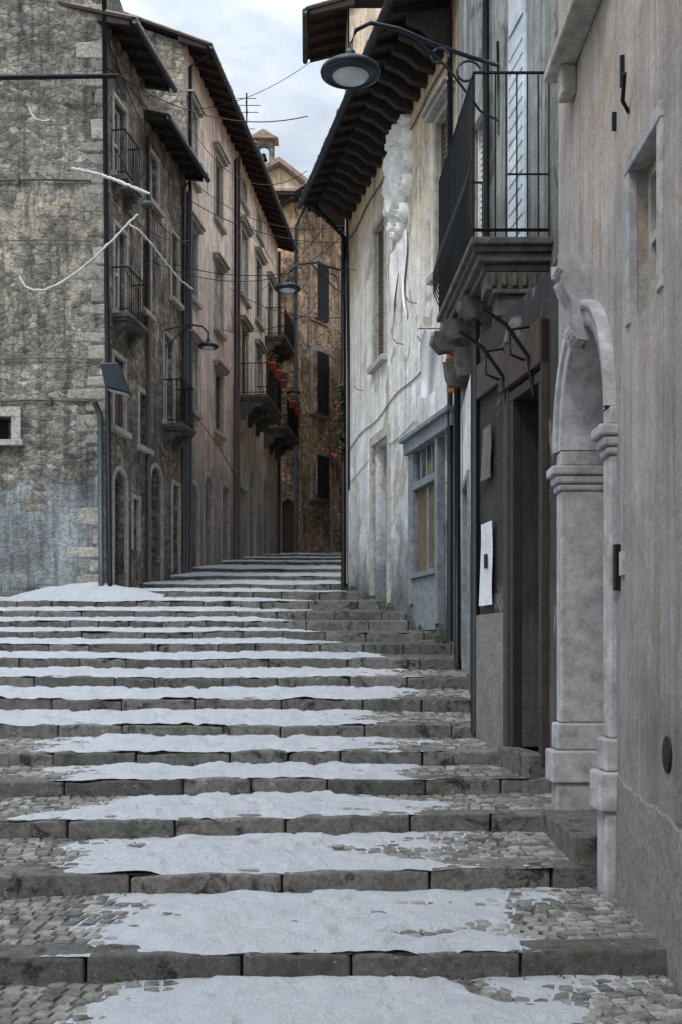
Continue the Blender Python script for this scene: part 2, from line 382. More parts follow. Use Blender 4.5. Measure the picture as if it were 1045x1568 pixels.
def rail(b,pts,h,sp=.12,r=.009,mid=None):
    for i in range(len(pts)-1):
        p,q=Vector(pts[i]),Vector(pts[i+1]); L=(q-p).length; n=max(1,int(L/sp))
        up=Vector((0,0,h)); b.tube([p+up,q+up],.018,5); b.tube([p+Vector((0,0,.08)),q+Vector((0,0,.08))],.013,4)
        if mid: b.tube([p+Vector((0,0,mid)),q+Vector((0,0,mid))],.011,4)
        for k in range(n+1):
            u=p+(q-p)*k/n; b.tube([u,u+up],r,4)
def bracket(b,w,c,z,proj,h,wd=.16):
    pr=[(0,z),(proj*.92,z),(proj*.95,z-h*.16),(proj*.8,z-h*.34),(proj*.62,z-h*.3),(proj*.5,z-h*.42),(proj*.46,z-h*.62),(proj*.3,z-h*.74),(proj*.2,z-h*.68),(proj*.12,z-h),(0,z-h)]
    b.extrude(w,pr,c-wd/2,c+wd/2)
def balcony(pa,w,c0,c1,z,proj,h=1.0,mat='trim',bh=.5,nb=3,sp=.12,mid=None):
    s=P(pa,'balcony_slab_'+mat,mat,False,.012)
    s.wbox(w,c0,c1,z-.1,z,-.05,proj); s.wbox(w,c0+.04,c1-.04,z-.17,z-.1,-.05,proj-.05)
    bb=P(pa,'balcony_brackets_'+mat,mat,False,.01)
    for i in range(nb): bracket(bb,w,c0+.18+(c1-c0-.36)*i/(nb-1),z-.17,proj*.85,bh)
    e=.05
    rail(P(pa,'balcony_railing','iron'),[w.pt(c0+e,z,0),w.pt(c0+e,z,proj-e),w.pt(c1-e,z,proj-e),w.pt(c1-e,z,0)],h,sp,.009,mid)

# ------------------------------------------------------------------ stairs
ST=[(4.6,-2.12,0.03),(6.65,-1.80,.04),(8.15,-1.60,.10),(9.5,-1.40,.09),(10.8,-1.22,.05),(12,-1.06,.03),(13.2,-.86,.0),(14.4,-.60,-.01),(15.6,-.34,-.01),
    (16.8,-.09,-.02),(18,.15,-.02),(19.2,.37,-.02),(20.4,.59,-.01),(21.6,.82,0),(22.8,1.07,0),(23.9,1.33,0),(26.2,1.62,0),(28.6,1.98,0),(31,2.35,0),
    (34,2.8,0),(37.5,3.22,0),(41,3.62,0),(45,4.02,0),(60,5.0,0)]
def riser(i): return .155 if i<5 else (.15 if i<7 else (.165 if i<16 else .14))
def yf(i,x): return ST[i][0]+ST[i][2]*x+ .02*math.sin(x*1.3+i*2)+.03*noise.noise(Vector((x*.7,i*4.3,1)))
def sag(i,x): return .022*noise.noise(Vector((x*.55,i*7.7,9)))
def tz(i,x,y):
    a=yf(i,x); b=yf(i+1,x); f=(y-a)/(b-a)
    return ST[i][1]+f*(ST[i+1][1]-riser(i+1)-ST[i][1])+sag(i,x)*(1-f)+sag(i+1,x)*f
bed=P('stone_stairs','tread_bed','bed'); kb=P('stone_stairs','edge_stones','kerb',False,.02); cb=P('stone_stairs','cobbles','cobble')
for i in range(len(ST)-1):
    xa=-9.5 if i<15 else -5.6; xb=3.2
    n=26
    for k in range(n):
        x0=xa+(xb-xa)*k/n; x1=xa+(xb-xa)*(k+1)/n
        y0,y1=yf(i,x0)+.02,yf(i,x1)+.02; y2,y3=yf(i+1,x1)+.05,yf(i+1,x0)+.05
        bed.poly([(x0,y0,tz(i,x0,y0)-.012),(x1,y1,tz(i,x1,y1)-.012),(x1,y2,tz(i,x1,y2)-.012),(x0,y3,tz(i,x0,y3)-.012)])
    x=xa+R(0,.4)
    while x<xb:
        L=R(.5,1.25); x1=min(x+L,xb+.3); g=R(.002,.01); d=R(.22,.3); j=R(-.016,.016); jz=R(-.01,.01); h=riser(i)+.06; tl_=R(-.012,.012)
        nseg=6; base=len(kb.v)
        for t in range(nseg+1):
            xx=x+g+(x1-x-2*g)*t/nseg; w1_=R(-.01,.01) if 0<t<nseg else R(.0,.014); wz=R(-.01,.004) if 0<t<nseg else R(-.02,-.003)
            if random.random()<.1: w1_+=.025; wz-=.02
            yy=yf(i,xx)+j
            for (dy,dz) in ((w1_+R(-.006,.006),-h),(w1_,wz+tl_*(t/nseg-.5)),(d+.02,wz*.3),(d+.02,-h)):
                kb.v.append((xx,yy+dy,tz(i,xx,yf(i,xx)+max(dy,0))+jz+dz))
        for t in range(nseg):
            a=base+t*4
            for e in range(4):
                f=(e+1)%4; kb.f.append((a+e,a+f,a+4+f,a+4+e))
        kb.f.append((base+3,base+2,base+1,base)); a=base+nseg*4; kb.f.append((a,a+1,a+2,a+3))
        x=x1
    if i<9:
        sz=.11 if i<4 else .13
        ya=min(yf(i,-3),yf(i,2.4))-.1; yb_=max(yf(i+1,-3),yf(i+1,2.4))+.1; rows=int((yb_-ya)/sz)+1
        for r_ in range(rows):
            yc=ya+r_*sz; lim=.33*yc+.5
            xx=-lim+R(0,sz)
            while xx<2.4:
                wd=sz*R(.85,1.2); cx=xx+wd/2; xx+=wd
                cy=yc+.12*abs(math.sin(cx*2.2))+R(-.006,.006)
                if cy<yf(i,cx)+.29 or cy>yf(i+1,cx)+.02: continue
                z=tz(i,cx,cy)+R(-.005,.005); hx=wd/2-.003; hy=sz/2-.002; a=R(-.08,.08)+.26*math.cos(cx*2.2)*(1 if math.sin(cx*2.2)>0 else -1); k0=len(cb.v)
                for (sx,sy) in ((-1,-1),(1,-1),(1,1),(-1,1)):
                    px,py=sx*hx*R(.9,1),sy*hy*R(.9,1); cb.v.append((cx+px-py*a,cy+py+px*a,z-.02))
                for t in range(4):
                    vx,vy,_=cb.v[k0+t]; cb.v.append((cx+(vx-cx)*.84,cy+(vy-cy)*.84,z+R(-.003,.002)))
                cb.v.append((cx,cy,z+.004))
                for t in range(4):
                    q=(t+1)%4; cb.f.append((k0+t,k0+q,k0+4+q,k0+4+t)); cb.f.append((k0+4+t,k0+4+q,k0+8))
# snow
SN={0:(-1.45,1.05),1:(-1.6,.85),2:(-1.95,.45),3:(-2.35,.25),4:(-2.8,.45),5:(-3.6,.45),6:(-9,.35),7:(-9,.75),8:(-9,.85),9:(-9,.3),10:(-9,-.7),11:(-9,-1.2),12:(-9,-1.5),
    13:(-9,-1.7),14:(-9,-1.7),15:(-5.6,-1.0),16:(-5,.4),17:(-5,.4),18:(-5,.6),19:(-5,.6),20:(-5,.6),21:(-5,.6),22:(-5,.6)}
sb=P(None,'snow','snow',True)
for i,(xl,xr) in SN.items():
    xl2=max(xl,-(.32*ST[i][0]+1.6)) if i<6 else xl
    y0=ST[i][0]; res=.02 if i<4 else (.03 if i<9 else .05)
    if i>15: res=.12
    x0,x1=xl2-.7,xr+1.3; ny=max(12,int((ST[i+1][0]-y0+.06)/res)); nx=int((x1-x0)/res)
    grid={}; hs={}
    hmax=.055 if i<9 else .055
    for a in range(nx+1):
        X=x0+(x1-x0)*a/nx; ya=yf(i,X)+.02; yb=yf(i+1,X)+.03
        for b_ in range(ny+1):
            Y=ya+(yb-ya)*b_/ny
            n1=noise.fractal(Vector((X*1.0,Y*1.6,i*3.1)),.8,2.1,6); n2=noise.noise(Vector((X*5,Y*6,i)))+.6*noise.noise(Vector((X*12,Y*14,i+7)))
            n3=noise.noise(Vector((X*3.6,Y*4.4,i+20.5)))+.35*noise.noise(Vector((X*9,Y*10,i+2.5)))
            mx_=min((X-xl)/.9,(xr+.35-X)/1.3,1.0)+n1*.55+n2*.16
            if 6<=i<15: mx_-=max(0,(X+.2))*.2
            d0=Y-ya; d1=yb-Y
            my=min(d0/.2+.02+ (n1*.55+.2*n2 if i<9 else n1*.35+.1*n2), d1/.16+(.1+.3*n1))
            m=min(mx_,my,1.0)-(.05 if i<9 else -.02)
            hgt= hmax*(min(1,max(0,m))**.8) if m>0 else m*.06
            foot=max(0,-n3-.05)*.15 if i<9 else max(0,-n3-.12)*.1
            hgt+= (.020*n2 - foot)*max(0,min(1,m*1.4)) -.001
            if m>.55: hgt=max(hgt,.006+.004*n2)
            hs[a,b_]=hgt; grid[a,b_]=(X,Y,tz(i,X,max(Y,yf(i,X)))+max(hgt,-.06))
    idx={}
    for a in range(nx):
        for b_ in range(ny):
            if max(hs[a,b_],hs[a+1,b_],hs[a,b_+1],hs[a+1,b_+1])<=-.012: continue
            f=[]
            for q in ((a,b_),(a+1,b_),(a+1,b_+1),(a,b_+1)):
                if q not in idx: idx[q]=len(sb.v); sb.v.append(grid[q])
                f.append(idx[q])
            sb.f.append(tuple(f))
# snow heap against the rubble wall
k=len(sb.v); N=60
for a in range(N+1):
    for b_ in range(N//3+1):
        X=-8.4+4.6*a/N; Y=23.3+.75*b_/(N//3); r=math.hypot((X+5.4)/2.0,(Y-24.1)/.62)
        nn=noise.fractal(Vector((X*1.6,Y*1.6,5)),1,2,4)
        sb.v.append((X,Y,1.2+ .42*max(-1.2,1-r)+.08*nn*max(0,1.1-r)))
for a in range(N):
    for b_ in range(N//3):
        q=k+a*(N//3+1)+b_; sb.f.append((q,q+N//3+1,q+N//3+2,q+1))
g=P(None,'ground','ground'); g.poly([(-600,-600,-2.45),(600,-600,-2.45),(600,900,-2.45),(-600,900,-2.45)])
P('stone_stairs','lower_landing','bed').box(-9.5,3.2,-3,4.62,-2.44,-2.27)

# ------------------------------------------------------------------ LEFT: rubble building facing the stairs
n_='rubble_stone_house'
wf=W((-13,24),(-5.1,24),(0,-1),0)
o1=op(-7.62,-7.12,4.6,5.12,dep=.35)
facade(P(n_,'front_wall','stonewall'),wf,-13,-5.1,-2.4,17,[o1])
dress(n_,wf,o1,'dark',.2,True,False,'lime',proud=.05)
b=P(n_,'back_walls','stonewall'); b.box(-13,-5.72,24.6,34,-2.4,16.9)
q=P(n_,'quoins','quoin',False,.04); z=1.2; k=0
while z<16.6:
    h=R(.24,.5); wd=R(.5,.85) if k%2 else R(.22,.45)
    if random.random()<.7:
        a=R(-.03,.03); q.hexa([(-5.1-wd,23.988,z+R(0,.05)),(-5.09,23.988,z),(-5.09,24.05,z),(-5.1-wd,24.05,z),(-5.1-wd+a,23.988,z+h-R(.02,.08)),(-5.09,23.988,z+h-.03),(-5.09,24.05,z+h-.03),(-5.1-wd+a,24.05,z+h-.03)])
    z+=h; k+=1
pb=P(n_,'downpipe','pipe',True); pb.tube([(-5.16,23.88,1.35),(-5.18,23.88,5.1),(-5.3,23.88,5.4)],.06,8)
P(n_,'dark_downpipe','iron',True).tube([(-4.98,23.9,1.4),(-5.05,23.9,8),(-5.12,23.9,16.5)],.055,8)
for zz,mt,rr in ((5.44,'copper',.025),(6.35,'cable',.014),(10.2,'copper',.022),(8.9,'cable',.012)):
    P(n_,'wall_cable_%d'%int(zz),mt).tube([(-12,23.95,zz+.05),(-8,23.95,zz-.03),(-6.6,23.94,zz+.02),(-5.4,23.95,zz)],rr,5)
P(n_,'iron_tie_rod','iron').tube([(-9,23.85,12.35),(-4.75,23.6,12.28)],.05,6)
for (x,zz) in ((-6.3,5.45),(-7,10.2)): P(n_,'wall_clamps','copper').box(x,x+.05,23.9,24.02,zz-.1,zz+.08)

# dark old house (two roof heights)
n_='dark_stone_house'
w1=W((-5.1,24),(-4.2,30),(1,0))
O=[op(24.5,25.3,1.4,4.1,True,.3),op(24.5,25.2,5.0,6.6),op(24.55,25.3,7.6,9.5),op(24.5,25.3,10.6,12.3),
   op(27.0,27.9,1.6,4.6,True,.45),op(26.2,26.8,4.9,6.2),op(26.4,27.0,8.2,9.9),op(26.9,27.6,11.0,12.2),
   op(28.1,28.9,5.9,8.1),op(28.7,29.3,9.2,10.9),op(28.8,29.4,2.1,4.4,False,.3),op(25.75,26.15,2.4,3.6)]
facade(P(n_,'street_wall','darkmason'),w1,24,30,-2.4,12.9,O)
P(n_,'street_wall_top','darkmason').poly([w1.pt(24,12.9),w1.pt(26.6,12.9),w1.pt(26.6,13.7),w1.pt(24,13.7)])
sty=['door','shutter','glass','glass','dark','shutter','shutter','glass','glass','shutter','door','dark']
for o,s_ in zip(O,sty): dress(n_,w1,o,s_,.1,s_ in('shutter','glass'),False,'trim','whitepaint' if s_=='glass' else 'shutter')
body(n_,'darkmason',w1,24.02,26.6,-2.4,13.7,6,1.6,'side_walls'); body(n_,'darkmason',w1,26.6,29.98,-2.4,12.9,6,1.4)
roof(n_,w1,24.1,26.5,13.75,.65,6,1.7); roof(n_,w1,26.8,29.8,12.95,.55,6,1.5)
balcony(n_,w1,27.95,29.1,5.8,.55,1.1,'trimdark',.35,2)
balcony(n_,w1,24.4,25.7,7.5,.4,1.0,'trimdark',.3,2); balcony(n_,w1,24.35,25.4,10.5,.35,1.0,'trimdark',.3,2)
dp=P(n_,'downpipes','copper',True)
for c in (26.65,29.55): dp.tube([w1.pt(c,1.4,.08),w1.pt(c,12.4,.08),w1.pt(c,12.8,.5)],.05,8)
P(n_,'downpipes_grey','pipe',True).tube([w1.pt(29.8,1.9,.09),w1.pt(29.8,9,.1),w1.pt(29.85,12.4,.12)],.06,8)

# pink house
n_='pink_house'
w2=W((-4.2,30),(-3.47,36),(1,0))
O=[]
for c0,c1 in ((30.3,31.15),(33.35,34.3)):
    O+=[op(c0,c1,13.1,15.0),op(c0,c1,9.8,11.7),op(c0,c1,6.7,8.5)]
O+=[op(30.4,31.3,2.1,4.7,True,.35),op(32.1,33.0,2.2,5.2,True,.35),op(34.3,35.2,2.8,5.2,False,.3)]
facade(P(n_,'street_wall','pink'),w2,30,36,-2.4,16.5,O)
for k,o in enumerate(O):
    if k<6: dress(n_,w2,o,'shutter' if k%2 else 'glass',.12,True,True,'trim','shutter' if k%2 else 'whitepaint')
    else: dress(n_,w2,o,'door',.14,False,False,'trim','brownwood')
body(n_,'gable',w2,30.01,35.99,-2.4,16.5,6,2.4)
roof(n_,w2,30,36,16.55,.7,6,2.5)
dp=P(n_,'downpipe','copper',True); dp.tube([w2.pt(35.8,2.8,.1),w2.pt(35.8,15.9,.1),w2.pt(35.8,16.3,.6)],.06,8)
P(n_,'downpipe_pale','pipe',True).tube([w2.pt(30.1,2.2,.1),w2.pt(30.1,15.9,.1),w2.pt(30.1,16.2,.6)],.06,8)
# ochre house with balconies
n_='ochre_house'
w3=W((-3.47,36),(-2.57,45),(1,0))
O=[]
for c0,c1 in ((37.2,38.3),(40.0,41.1),(42.6,43.7)):
    O+=[op(c0,c1,12.05,14.3),op(c0,c1,8.65,11.0)]
O+=[op(36.8,37.7,5.6,7.4),op(38.6,39.8,3.2,6.4,True,.4),op(41.6,42.6,3.6,6.6,True,.4),op(37.2,38.1,15.2,16),op(40.2,41.1,15.2,16)]
facade(P(n_,'street_wall','cream'),w3,36,45,-2.4,16.6,O)
for k,o in enumerate(O):
    if k<6: dress(n_,w3,o,'shutter' if k%3 else 'glass',.13,True,True,'trim','shutter' if k%3 else 'whitepaint')
    elif k in (7,8): dress(n_,w3,o,'door',.2,False,False,'lime','darkblue')
    else: dress(n_,w3,o,'glass',.1,True)
body(n_,'cream',w3,36.01,44.99,-2.4,16.6,6,2.2)
roof(n_,w3,36,45,16.65,.7,6,2.3)
balcony(n_,w3,36.9,40.2,8.6,.95,1.05,'trimdark',.6,3); balcony(n_,w3,41.6,44.6,8.5,.95,1.05,'trimdark',.6,3); balcony(n_,w3,41.9,44.4,12.0,.8,1.05,'trimdark',.5,3)
P(n_,'downpipe','pipe',True).tube([w3.pt(44.8,3.8,.1),w3.pt(44.8,16.2,.1)],.06,8)
P(n_,'downpipe_near','copper',True).tube([w3.pt(36.3,3.0,.1),w3.pt(36.3,16.2,.1)],.05,8)
# antenna
a=P(None,'tv_antenna','iron'); a.tube([(-3.4,40,17.1),(-3.4,40,20.2)],.03,5)
for zz,l in ((20,.35),(19.75,.5),(19.5,.42),(18.9,.3)): a.tube([(-3.4-l,40,zz),(-3.4+l,40,zz)],.015,4)
a.tube([(-3.4,39.6,19.7),(-3.4,40.5,19.7)],.015,4)

# end house closing the street
n_='brown_house'
w4=W((-1.81,46),(.9,50.5),(-1,-1))
wS=W((-3.6,46),(-1.81,46),(0,-1),0)
O=[op(47.0,47.8,14.2,16.6),op(47.0,47.8,10.2,12.8),op(47.0,47.8,6.6,8.4),op(48.4,49.3,3.6,7.2,True,.4),op(49.0,49.8,10.2,12.8),op(49.0,49.8,14.2,16.6)]
facade(P(n_,'street_wall','tan'),w4,46,50.5,-2.4,18.7,O)
for k,o in enumerate(O): dress(n_,w4,o,'door' if k==3 else 'shutter',.16,k!=3,k!=3,'trim','brownwood' if k==3 else 'shutter')
O2=[op(-2.45,-1.95,4.0,6.4,True,.3)]
facade(P(n_,'side_wall','tan'),wS,-3.6,-1.81,-2.4,18.7,O2); dress(n_,wS,O2[0],'door',.12,False,False,'trim','brownwood')
b=P(n_,'upper_mass','tan'); b.box(-3.6,-1.9,46.4,56,-2.4,18.6)
roof(n_,w4,46,50.4,18.75,.6,5,1.8,.5)
P(n_,'side_eave','wood').box(-3.9,-1.4,45.4,46.3,18.78,18.9)
P(n_,'side_eave_tiles','tile').box(-3.9,-1.3,45.35,47,18.905,19.0)
P(n_,'downpipe','pipe',True).tube([(-1.85,45.85,4.1),(-1.85,45.85,17.6),(-1.5,45.6,18.3)],.08,8)
rail(P(n_,'balcony_railing','iron'),[w4.pt(46.8,10.1,0),w4.pt(46.8,10.1,.4),w4.pt(48,10.1,.4),w4.pt(48,10.1,0)],.9,.14)
# gabled house beyond, with bell gable
n_='distant_gabled_house'
b=P(n_,'walls','cream'); x0,x1=-5.2,.9
b.poly([(x0,58,-2),(x1,58,-2),(x1,58,22.2),(-3.2,58,25.4),(x0,58,24.5)])
b.box(x0,x1,58.05,66,-2,22.1)
b=P(n_,'roof','tile'); b.hexa([(-3.2,57.4,25.45),(x1+.5,57.4,21.9),(x1+.5,67,21.9),(-3.2,67,25.45),(-3.2,57.4,25.7),(x1+.5,57.4,22.15),(x1+.5,67,22.15),(-3.2,67,25.7)])
b.hexa([(x0-.6,57.4,24.1),(-3.2,57.4,25.45),(-3.2,67,25.45),(x0-.6,67,24.1),(x0-.6,57.4,24.35),(-3.2,57.4,25.7),(-3.2,67,25.7),(x0-.6,67,24.35)])
wb=W((-4.7,58.6),(-3.5,58.6),(0,-1),0); ob=op(-4.4,-3.8,25.9,26.9,True,.5)
facade(P(n_,'bell_gable','gable'),wb,-4.7,-3.5,24.5,27.1,[ob])
P(n_,'bell_gable_cap','tile').hexa([(-4.9,58.3,27.1),(-3.3,58.3,27.1),(-3.3,59.3,27.1),(-4.9,59.3,27.1),(-4.15,58.3,27.55),(-4.05,58.3,27.55),(-4.05,59.3,27.55),(-4.15,59.3,27.55)])
P(n_,'bell','iron',True).spin((-4.1,58.8,26.1),[(.22,0),(.16,.12),(.12,.32),(.02,.4)],12)

# ------------------------------------------------------------------ RIGHT: white flaking house
n_='white_limewashed_house'
w5=W((.17,26),(1.88,18),(-1,0))
O=[op(22.6,23.45,6.05,8.9,False,.3),op(22.35,23.6,1.0,4.4,False,.35),op(19.1,20.45,1.45,3.0,False,.14),op(19.1,20.45,3.12,3.7,False,.14),op(18.35,18.95,.0,3.7,False,.22),
   op(18.3,19.1,6.5,9.1,False,.3)]
facade(P(n_,'street_wall','white'),w5,18,26,-2.4,10.75,O)
dress(n_,w5,O[0],'shutter',.13,True,False,'trim','shutter'); dress(n_,w5,O[1],'door',.2,False,False,'trim','greyblue')
dress(n_,w5,O[5],'shutter',.12,True,True,'trim','shutter')
sh=P(n_,'shop_frame','greyblue',False,.01)
sh.wbox(w5,20.44,20.72,.9,3.9,-.05,.05); sh.wbox(w5,18.0,18.355,.0,3.9,-.05,.05); sh.wbox(w5,18.945,19.105,.5,3.7,-.1,.04)
sh.wbox(w5,17.95,20.8,3.69,3.92,-.05,.12); sh.wbox(w5,17.9,20.85,3.92,4.0,-.05,.2); sh.wbox(w5,19.108,20.437,2.99,3.125,-.08,.04)
sh.wbox(w5,19.05,20.5,1.36,1.455,-.08,.09); sh.wbox(w5,19.1,20.43,.4,1.36,.0,.03)
P(n_,'shop_panels','ochrewood').wbox(w5,19.11,19.7,1.46,2.98,-.11,-.06); P(n_,'shop_panels','ochrewood').wbox(w5,19.8,20.43,1.46,2.98,-.11,-.06)
sh.wbox(w5,19.71,19.79,1.46,2.98,-.11,-.03)
P(n_,'transom_glass','transom').wbox(w5,19.11,20.43,3.13,3.685,-.1,-.05)
for c in (19.43,19.76,20.1): sh.wbox(w5,c,c+.05,3.13,3.685,-.05,-.02)
P(n_,'shop_door','darkblue').wbox(w5,18.36,18.94,.01,3.685,-.2,-.15)
P(n_,'shop_door_panel','ochrewood').wbox(w5,18.45,18.85,1.3,2.9,-.15,-.12)
body(n_,'white',w5,18.02,25.99,-2.4,10.75,6,1.6)
roof(n_,w5,18.1,26,10.85,1.05,6,1.8,.3,.5)
b=P(n_,'eave_corbels','wood',False,.01)
for i in range(17):
    c=18.3+i*.46; b.extrude(w5,[(0,10.62),(.75,10.42),(.75,10.32),(.5,10.25),(.3,10.1),(0,10.05)],c-.07,c+.07)
dp=P(n_,'downpipes','iron',True)
dp.tube([(.06,26.1,1.4),(.06,26.1,9.8),(-.6,26.1,10.5)],.06,8); dp.tube([(.2,25.82,3.8),(.14,25.8,10.2)],.035,6)
dp.tube([w5.pt(18.05,.2,.1),w5.pt(18.05,6,.1),w5.pt(18.05,10.3,.1)],.045,8)
ca=P(n_,'wall_cables','cable')
ca.tube([w5.pt(c,4.75+.06*(26-c)+.05*math.sin(c*2.1),.02) for c in [26-.4*i for i in range(21)]],.012,5)
ca.tube([w5.pt(c,9.6+.03*(26-c)+.04*math.sin(c*2.7),.03) for c in [26-.4*i for i in range(21)]],.016,5)
ca.tube([w5.pt(c,4.0+.05*(26-c)+.06*math.sin(c*1.4),.02) for c in [26-.4*i for i in range(15)]],.008,5)
for c,z in ((25.2,8.7),(24.5,5.8),(21.2,5.9),(20.3,6.4),(19.6,5.5)): ca.tube([w5.pt(c,z,0),w5.pt(c,z+.02,.15),w5.pt(c,z+.1,.2)],.01,5)
P(n_,'step_block','kerb',False,.03).wbox(w5,18.2,19.1,-.3,.22,0,.35)
# relief: crowned oval shield with scroll mantling and hanging drape, built as a height field on the wall
n_='coat_of_arms_relief'
rb=P(n_,'carving','relief',True)
def arms(u,v):
    h=-.06
    e=math.hypot(u/.40,v/.58)
    if e<1: h=max(h,.08+.05*math.sqrt(1-e*e))
    if .86<e<1.18: h=max(h,.24*(1-abs(e-1.02)/.17)+.02)
    f=math.hypot((u+.03)/.10,(v-.02)/.34); g=math.hypot(u/.24,(v-.12)/.09); hd=math.hypot(u/.08,(v-.4)/.09)
    for q_,t in ((f,.14),(g,.10),(hd,.12)):
        if q_<1: h=max(h,.12+t*math.sqrt(1-q_*q_))
    if .66<v<1.08 and abs(u)<.30+.22*(v-.66): h=max(h,.08+.16*abs(math.cos(u*15))*(1 if v<.98 else .5))
    for s_ in (-1,1):
        for (cx,cy,r) in ((.60,.55,.2),(.68,.12,.17),(.6,-.32,.19),(.36,-.74,.17),(.52,.9,.13),(.14,-.98,.12)):
            d=math.hypot(u-s_*cx,v-cy)/r
            if d<1.0:
                an=math.atan2(v-cy,(u-s_*cx)*s_); h=max(h,.03+.19*(.5+.5*math.cos(d*9-an))*(1-d*.35))
    return h
NU,NV=64,110; k=len(rb.v)
for i in range(NU+1):
    for j in range(NV+1):
        u=-.9+1.8*i/NU; v=-1.15+2.3*j/NV; h=arms(u,v)
        h+=.012*noise.noise(Vector((u*9,v*9,0))) if h>0 else 0
        rb.v.append(tuple(w5.pt(21.4+u,9.1+v,h)))
for i in range(NU):
    for j in range(NV):
        q=k+i*(NV+1)+j
        if max(arms(-.9+1.8*(i+a)/NU,-1.15+2.3*(j+b_)/NV) for a in (0,1) for b_ in (0,1))>0: rb.f.append((q,q+1,q+NV+2,q+NV+1))
pb=P(n_,'torn_plaster','relief',True); k=len(pb.v)
for i in range(13):
    for j in range(11):
        u=i/12; v=j/10; c=20.9+1.1*u+.1*math.sin(v*7)*(1 if u>.5 else -1); z=8.0-v*(1.1+.6*math.sin(u*7+1))-(.1*u)
        pb.v.append(tuple(w5.pt(c,z,.03+.02*math.sin(u*14+v*3))))
for i in range(12):
    for j in range(10):
        q=k+i*11+j; pb.f.append((q,q+1,q+12,q+11))

# taller house just up the street on the right
n_='tall_rear_house'
w6=W((.16,26.2),(.1,28.2),(-1,0))
facade(P(n_,'street_wall','cream'),w6,26.2,28.2,-2.4,15.3,[])
b=P(n_,'front_wall','cream'); b.box(.2,6,26.15,26.3,-2.4,15.2); b.box(.14,6,28.1,28.19,-2.4,15.2)
roof(n_,w6,26.0,28.2,15.35,.95,6,1.8,.0,.45)
n_='far_right_house'
P(n_,'street_wall','tan').box(.9,6,28.3,50,-2.4,13.5)
P(n_,'roof','tile').hexa([(.5,28.25,13.5),(6,28.25,15),(6,50,15),(.5,50,13.5),(.5,28.25,13.7),(6,28.25,15.2),(6,50,15.2),(.5,50,13.7)])

# grey house with the big balcony
n_='grey_balcony_house'
w7=W((1.88,18),(3.0,10.2),(-1,0))
O=[op(14.35,15.1,5.05,8.3,False,.1),op(16.2,17.0,5.6,8.0,False,.2)]
facade(P(n_,'street_wall','grey'),w7,10.2,17.98,-2.4,12.5,O)
P(n_,'pale_blue_shutter','iceblue').wbox(w7,14.36,15.09,5.06,8.29,-.08,.03)
for k in range(16): P(n_,'pale_blue_shutter_ribs','iceblue').wbox(w7,14.42,15.03,5.15+k*.19,5.27+k*.19,.03,.045)
P(n_,'pale_strip','iceblue').wbox(w7,14.4,15.0,8.31,12.3,.0,.05)
dress(n_,w7,O[1],'shutter',.12)
P(n_,'dark_pipe','iron',True).tube([w7.pt(16.0,5.0,.08),w7.pt(16.0,12,.08)],.05,8)
P(n_,'end_wall','grey').poly([w7.pt(17.98,10.7,-.0),w7.pt(17.98,12.5,0),w7.pt(17.98,12.5,-5),w7.pt(17.98,10.7,-5)])
zd=5.0
sl=P(n_,'balcony_slab','trimdark',False,.02)
def quadslab(z0,z1,e):
    sl.hexa([(1.56+e,13.3+e,z0),(2.75,13.3+e,z0),(2.3,16.5-e,z0),(1.42+e,16.5-e,z0),(1.56+e,13.3+e,z1),(2.75,13.3+e,z1),(2.3,16.5-e,z1),(1.42+e,16.5-e,z1)])
quadslab(zd-.09,zd,0); quadslab(zd-.16,zd-.092,.05); quadslab(zd-.27,zd-.162,.1); quadslab(zd-.36,zd-.272,.17)
bb=P(n_,'balcony_brackets','trimdark',False,.015)
for c in (14.65,15.65,16.25):
    bracket(bb,w7,c,zd-.362,.86,.75,.24); bb.extrude(w7,[(0,zd-1.1),(.55,zd-1.1),(.6,zd-.95),(.62,zd-.75),(.1,zd-.7),(0,zd-.7)],c-.09,c+.09)
for (xa_,z0,z1,ya_) in ((1.76,4.42,4.637,13.48),(1.84,4.36,4.418,13.44),(1.9,4.1,4.358,13.5),(1.96,4.02,4.098,13.46),(2.06,3.84,4.018,13.5)):
    bb.box(xa_,2.75,ya_,13.95,z0,z1)
for xx in (1.82,1.95,2.08,2.2,2.32,2.44,2.56): bb.box(xx,xx+.06,13.44,13.5,4.45,4.62)
rl=P(n_,'balcony_railing','iron')
rail(rl,[(2.5,13.34,zd),(1.6,13.34,zd),(1.46,16.46,zd),(2.1,16.46,zd)],1.98,.125,.010,.1)
rl.tube([(2.5,13.34,zd+.76),(2.0,13.34,zd+.76)],.013,5)
for i in range(24):
    y=13.4+i*.13; x=1.6-.14*(y-13.34)/3.12
    rl.tube([(x,y,zd+.1),(x-.09,y,zd+.3),(x-.1,y,zd+.6),(x-.01,y,zd+.95)],.009,4)
# shop/doorway block at street level
n_='dark_shopfront'
wa=W((1.9,17.9),(1.65,13.2),(-1,0)); wb2=W((1.65,13.2),(2.05,10.9),(-1,-1)); wc=W((2.05,10.9),(2.05,10.15),(-1,0))
Oa=[op(15.2,16.4,-.3,2.4,False,.3)]
facade(P(n_,'wall_upper_street','white'),wa,13.2,17.9,-2.4,3.75,Oa); dress(n_,wa,Oa[0],'door',.1,False,False,'greyblue','darkblue')
Ob=[op(11.05,11.85,-1.0,2.7,False,.42)]
facade(P(n_,'wall','darkshop'),wb2,10.9,13.2,-2.4,3.75,Ob); dress(n_,wb2,Ob[0],'door',.1,False,False,'darkblue','darkwood',proud=.06)
lf=P(n_,'open_door_leaf','brownwood',False,.006); lf.wbox(wb2,11.07,11.12,-.95,2.55,-.40,.0)
for z0,z1 in ((-.8,.1),(.25,1.2),(1.35,2.4)): lf.wbox(wb2,11.12,11.15,z0,z1,-.34,-.06)
